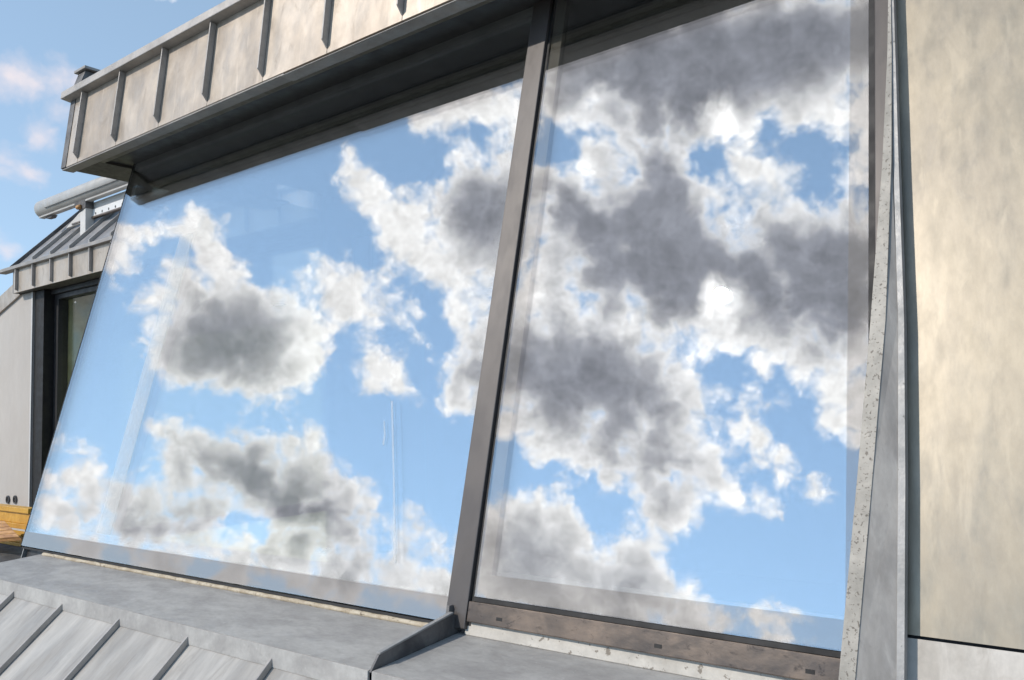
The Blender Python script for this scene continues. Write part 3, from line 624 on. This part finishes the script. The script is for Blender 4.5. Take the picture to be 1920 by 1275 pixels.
# ------------------------------------------------------------------ neighbouring dormer
NY, NZ = 4.23, ZC + 1.598
nb = thing('neighbour_dormer', 'further zinc dormer at left with seamed fascia, pale wall and dark window', 'dormer', (-9.0, 4.6, 0))
nxs = [-10.92] + [-10.795 + .4715 * i for i in range(13)]
def Np(x, s, o=0.0): return Vector((x, NY - o, NZ + s))
for i, (a, b_) in enumerate(zip(nxs, nxs[1:])):
    sheet('fascia_panel', Np(a + .002, 0), Np(b_ - .002, 0), Np(b_ - .002, .285), Np(a + .002, .285), 0.012, 'fascia', nb, 4, 4, 0.002, 4, i + 30)
for x in nxs[1:]:
    prism('standing_seam', [Np(x - .008, .015, .002), Np(x - .008, .03, .035), Np(x - .008, .284, .035), Np(x - .008, .284, .002)], (0.016, 0, 0), 'seam', nb)
box('end_panel', (-10.945, NY + .001, NZ), (-10.922, NY + .5, NZ + .284), 'dark_zinc', nb)
box('coping', (-11.30, NY - .05, NZ + .286), (-5.2, NY + .06, NZ + .328), 'coping', nb, bev=0.004)
box('soffit', (-10.90, NY + .014, NZ + .006), (-5.2, NY + .60, NZ + .02), 'soffit', nb, bev=0)
RS = R(46)
RD = Vector((0, math.cos(RS), math.sin(RS))); RN = Vector((0, -math.sin(RS), math.cos(RS)))
def Rp(x, s, o=0.0): return Vector((x, NY + .02, NZ + .33)) + RD * s + RN * o
rf = sheet('roof_slope', Rp(-10.99, 0), Rp(-5.2, 0), Rp(-5.2, 1.25), Rp(-10.99, 1.25), 0.03, 'nroof', nb, 20, 6, .004, 2, 9)
for i in range(12):
    x = -10.975 + .4785 * i
    prism('roof_seam', [Rp(x - .012, .03 if i else -.02, .001), Rp(x - .012, .06 if i else -.02, .04), Rp(x - .012, 1.25, .04), Rp(x - .012, 1.25, .001)], (0.024, 0, 0), 'seam' if i else 'dark_zinc', rf)
box('ridge_wall', (-10.95, 5.12, NZ - .2), (-5.2, 5.3, NZ + 1.22), 'dark_zinc', nb)
# pale wall with a rake, dark deep-set window
WY = 4.34
xw = atY(59, 745, WY).x
prism('wall', [(-13.6, WY, -.2), (xw, WY, -.2), (xw, WY, NZ - .002), (-10.95, WY, NZ - .002), (-13.6, WY, NZ - .76)], (0, .10, 0), 'plaster', nb)
prism('rake_trim', [(-10.95, WY - .03, NZ + .20), (-13.6, WY - .03, NZ - .55), (-13.6, WY - .03, NZ - .76), (-10.95, WY - .03, NZ - .01)], (0, .25, 0), 'fascia', nb)
box('corner_bead', (xw - .03, WY - .008, -.2), (xw + .004, WY - .0005, NZ - .002), 'pale', nb, bev=0.002)
xf1 = atY(87, 700, WY + .06).x
xf2 = atY(112, 600, WY + .16).x
nw = thing('neighbour_window', 'dark-framed window of the further dormer, olive room behind its glass', 'window', (-8.5, WY + .1, ZC - 1.0))
box('jamb', (xw + .005, WY + .02, -.1), (xf1, WY + .30, NZ - .002), 'black', nw, bev=0.002)
box('sash', (xf1 + .001, WY + .14, -.1), (xf2, WY + .26, NZ - .06), 'head', nw, bev=0.003)
box('head_rail', (xf1 + .001, WY + .10, NZ - .059), (-5.2, WY + .30, NZ - .002), 'head', nw, bev=0.003)
box('sash_head', (xf2 + .001, WY + .14, NZ - .12), (-5.2, WY + .26, NZ - .061), 'head', nw, bev=0.003)
box('window_glass', (xf2 + .001, WY + .19, -.1), (-5.2, WY + .20, NZ - .121), 'dull_glass', nw, bev=0)
box('room_side', (xf2 - .12, WY + .27, -.2), (xf2 - .02, WY + .749, NZ - .01), 'olive', nw, bev=0)
box('room_panel', (xf2 - .12, WY + .75, -.2), (-5.2, WY + .80, NZ - .01), 'olive', nw, bev=0)
px = [atY(144, 554, WY + .6), atY(185, 546, WY + .6), atY(170, 583, WY + .6)]
px_slab('pale_triangle', [(144, 555), (188, 546), (200, 620)], WY + .62, .02, 'white', nw)  # flat white triangle set behind the glass
for x, y in ((142, 567), (92, 616)):
    c = atY(x, y, WY + .13)
    bm = bmesh.new(); bmesh.ops.create_uvsphere(bm, u_segments=10, v_segments=6, radius=.012); bmesh.ops.translate(bm, verts=bm.verts, vec=c); build('screw_cap', bm, 'white', nw, smooth=True)
# two round pipe outlets in the pale wall
for k, (x, y) in enumerate(((16, 936.5), (29.5, 936.5))):
    c = atY(x, y, WY - .001)
    po = thing('pipe_outlet', ('left' if k == 0 else 'right') + ' one of two small round black outlets in the pale wall', 'outlet', c - Vector((0, 0, .05)), 'round outlets in the wall')
    for nm, r0, r1, y0, y1, mt in (('collar', .050, .036, -.016, 0.0, 'dark_felt'), ('bore', .036, .0, -.004, 0.0, 'black')):
        bm = bmesh.new(); ro = []; ri = []; rb = []
        for i in range(20):
            a = i / 20 * 2 * math.pi; cs, sn = math.cos(a), math.sin(a)
            ro.append(bm.verts.new(c + Vector((cs * r0, y0, sn * r0)))); rb.append(bm.verts.new(c + Vector((cs * r0, y1, sn * r0))))
            if r1: ri.append(bm.verts.new(c + Vector((cs * r1, y0, sn * r1))))
        for i in range(20):
            j = (i + 1) % 20
            bm.faces.new((ro[i], rb[i], rb[j], ro[j]))
            if r1: bm.faces.new((ro[i], ro[j], ri[j], ri[i]))
        if not r1: bm.faces.new(ro)
        build(nm, bm, mt, po, smooth=False)

# ------------------------------------------------------------------ roller awning on the neighbour's roof
pb = on(167, 430, Rp(0, 0), RN)
aw = thing('roller_awning', 'grey tubular awning cassette on a bracket and post above the further roof', 'awning', pb)
YT = pb.y - .02
tl = atY(92, 388, YT); tx0 = atY(79, 391, YT).x
tz = atY(92, 388, YT).z
def tube(name, x0, x1, y, z, r, mat, parent, seg=28, cap=.03):
    bm = bmesh.new(); rings = []
    for x, k in ((x0, .72), (x0 + cap * .3, .93), (x0 + cap, 1.0), (x1, 1.0)):
        rings.append([bm.verts.new((x, y + math.cos(a) * r * k, z + math.sin(a) * r * k * (1.0 if math.sin(a) > 0 else 1.12))) for a in [i / seg * 2 * math.pi for i in range(seg)]])
    for r0, r1 in zip(rings, rings[1:]):
        for i in range(seg): bm.faces.new((r0[i], r0[(i + 1) % seg], r1[(i + 1) % seg], r1[i]))
    bm.faces.new(rings[0][::-1]); bm.faces.new(rings[-1])
    return build(name, bm, mat, parent, smooth=True)
rt = 16.0 / FPX * (tl - EYE).dot(FWD)
cas = tube('cassette', tx0, -5.3, YT, tz, rt, 'alu', aw)
box('drop_rail', (tx0 + .05, YT - rt * .55, tz - rt * 1.22), (-5.3, YT + rt * .1, tz - rt * 1.02), 'alu', cas, bev=.004)
box('slot', (tx0 + .32, YT - rt * .98, tz - rt * .50), (-5.3, YT - rt * .86, tz - rt * .44), 'dark_zinc', cas, bev=0)
box('post', (pb.x - .075, YT - .05, pb.z - .25), (pb.x + .055, YT + .05, tz - rt * .9), 'pale', aw, bev=.005)
bx0 = atY(146, 393, YT).x
prism('bracket', [(bx0, YT - .06, tz - rt * .95), (pb.x + .07, YT - .06, tz - rt * .95), (pb.x + .07, YT - .06, tz - rt * 1.9), (pb.x - .07, YT - .06, tz - rt * 2.2), (bx0 + .10, YT - .06, tz - rt * 1.5)], (0, .10, 0), 'dark_zinc', aw, bev=.004)
tube('hinge_bolt', pb.x - .10, pb.x - .02, YT - .075, tz - rt * 1.7, .025, 'timber', aw, 12, .01)
prism('arm_tip', [(tx0 + .18, YT - rt * .3, tz - rt * 1.23), (tx0 + .38, YT - rt * .3, tz - rt * 1.23), (tx0 + .33, YT - rt * .3, tz - rt * 1.5), (tx0 + .2, YT - rt * .3, tz - rt * 1.45)], (0, .06, 0), 'dark_zinc', aw)
# perforated pale upstand behind the post
rl = thing('perforated_rail', 'pale upstand with a row of small holes behind the awning post', 'rail', (-7.6, YT + .3, pb.z + .2))
YR = YT + .03
z0 = atY(180, 404, YR).z; z1 = atY(180, 391, YR).z; z2 = atY(180, 377, YR).z
box('perforated_strip', (pb.x + .06, YR, z0), (-5.3, YR + .02, z1), 'white', rl, bev=.003)
box('upper_strip', (pb.x + .06, YR + .012, z1 + .001), (-5.3, YR + .03, z2), 'pale', rl, bev=.003)
box('lower_lip', (pb.x - .45, YR - .01, z0 - .022), (-5.3, YR + .04, z0 - .001), 'rail', rl, bev=.003)
prism('ridge_flap', [(pb.x - .62, YR, z0 - .03), (pb.x - .08, YR, z0 - .03), (pb.x - .08, YR, z0 + .13), (pb.x - .2, YR, z0 + .13)], (0, .03, 0), 'pale', rl)
xx = pb.x + .14
for i in range(14):
    bm = bmesh.new(); c = Vector((xx + .155 * i, YR - .0015, (z0 * .68 + z1 * .32)))
    vs = [bm.verts.new(c + Vector((math.cos(a) * .013, 0, math.sin(a) * .017))) for a in [k / 8 * 2 * math.pi for k in range(8)]]
    f = bm.faces.new(vs); e = bmesh.ops.extrude_face_region(bm, geom=[f]); bmesh.ops.translate(bm, verts=[v for v in e['geom'] if isinstance(v, bmesh.types.BMVert)], vec=(0, .001, 0))
    build('hole', bm, 'head', rl)

# ------------------------------------------------------------------ stored timber left of the sill
YB = 3.55
def beam(label, a, b_, h, w, tilt, base_y):
    """yellow formwork beam: two flanges and a thin web"""
    a, b_ = Vector(a), Vector(b_); ax = (b_ - a).normalized(); up = Vector((0, 0, 1)); sd = ax.cross(up).normalized()
    t = thing('formwork_beam', label, 'beam', (a + b_) / 2, 'yellow formwork beams')
    def bar(nm, u0, u1, w_, mt):
        bm = bmesh.new(); P = []
        for z in (u0, u1):
            for p, s in ((a, -1), (b_, -1), (b_, 1), (a, 1)): P.append(p + up * z + sd * (s * w_ / 2))
        hexa(bm, P); bevel(bm, .004); build(nm, bm, mt, t)
    bar('flange', 0, h * .24, w, 'yellow'); bar('web', h * .2405, h * .7595, w * .38, 'yellow'); bar('flange', h * .76, h, w, 'yellow')
    return t
b0 = atY(-60, 1000, YB); b1 = atY(62, 1000, YB)
zt_ = atY(62, 953, YB).z; zb_ = atY(55, 992, YB).z
beam('upper yellow formwork beam lying on the stack left of the sill', (atY(-120, 957, YB).x, YB, zb_), (atY(62, 953, YB).x, YB, zb_ + .0), zt_ - zb_, .09, 0, YB)
beam('lower yellow formwork beam, half hidden by the ribbed board', (atY(-120, 957, YB - .1).x, YB - .10, zb_ - .135), (atY(50, 990, YB - .1).x, YB - .10, zb_ - .135), .12, .10, 0, YB)
# ribbed decking board lying askew in front of it
q = [atY(-60, 975, 3.2), atY(8, 976, 3.2), atY(36, 1006, 3.0), atY(-60, 1014, 3.0)]
bd = thing('ribbed_board', 'weathered brown ribbed decking board lying askew on the stack', 'board', (q[0] + q[2]) / 2 - Vector((0, 0, .1)))
for i in range(5):
    u0, u1 = i / 5 + .012, (i + 1) / 5 - .012
    def lp(u, k): return q[0].lerp(q[3], u) if k == 0 else q[1].lerp(q[2], u)
    bm = bmesh.new(); dn = Vector((0, .012, -.02)); P = [lp(u0, 0) + dn, lp(u0, 1) + dn, lp(u1, 1) + dn, lp(u1, 0) + dn, lp(u0, 0), lp(u0, 1), lp(u1, 1), lp(u1, 0)]
    hexa(bm, P); bevel(bm, .003); build('rib', bm, 'timber', bd)
bm = bmesh.new(); o_ = Vector((0, .022, -.035)); hexa(bm, [p + o_ for p in q] + [p + o_ * .6 for p in q]); build('board_base', bm, 'timber', bd)
# low felt-covered kerb that carries the stack, and the plinth below the glass corner
kz = atY(20, 1012, 3.2).z
tag(box('roof_kerb', (-9.4, 2.6, 0.0), (-5.12, 4.3, min(kz, zb_ - .105) - .03), 'dark_felt', bev=.01), 'low dark felt-covered kerb carrying the stored timber', 'kerb')
pl = thing('corner_plinth', 'grey zinc plinth under the left corner of the tilted window', 'plinth', (-4.9, 2.1, 0))
prism('plinth_face', [(XL - .0, 2.018, 0.0), (XL - .0, 2.018, G0.z - .080), (-4.70, 2.018, G0.z - .080), (-4.70, 2.018, 0)], (0, .06, 0), 'sill', pl)
prism('plinth_side', [G(XL - .012, -.076, -.02), G(XL - .012, -.006, -.02), G(XL - .012, -.006, -.35), G(XL - .012, -.2, -.35)], (.008, 0, 0), 'rim', pl)
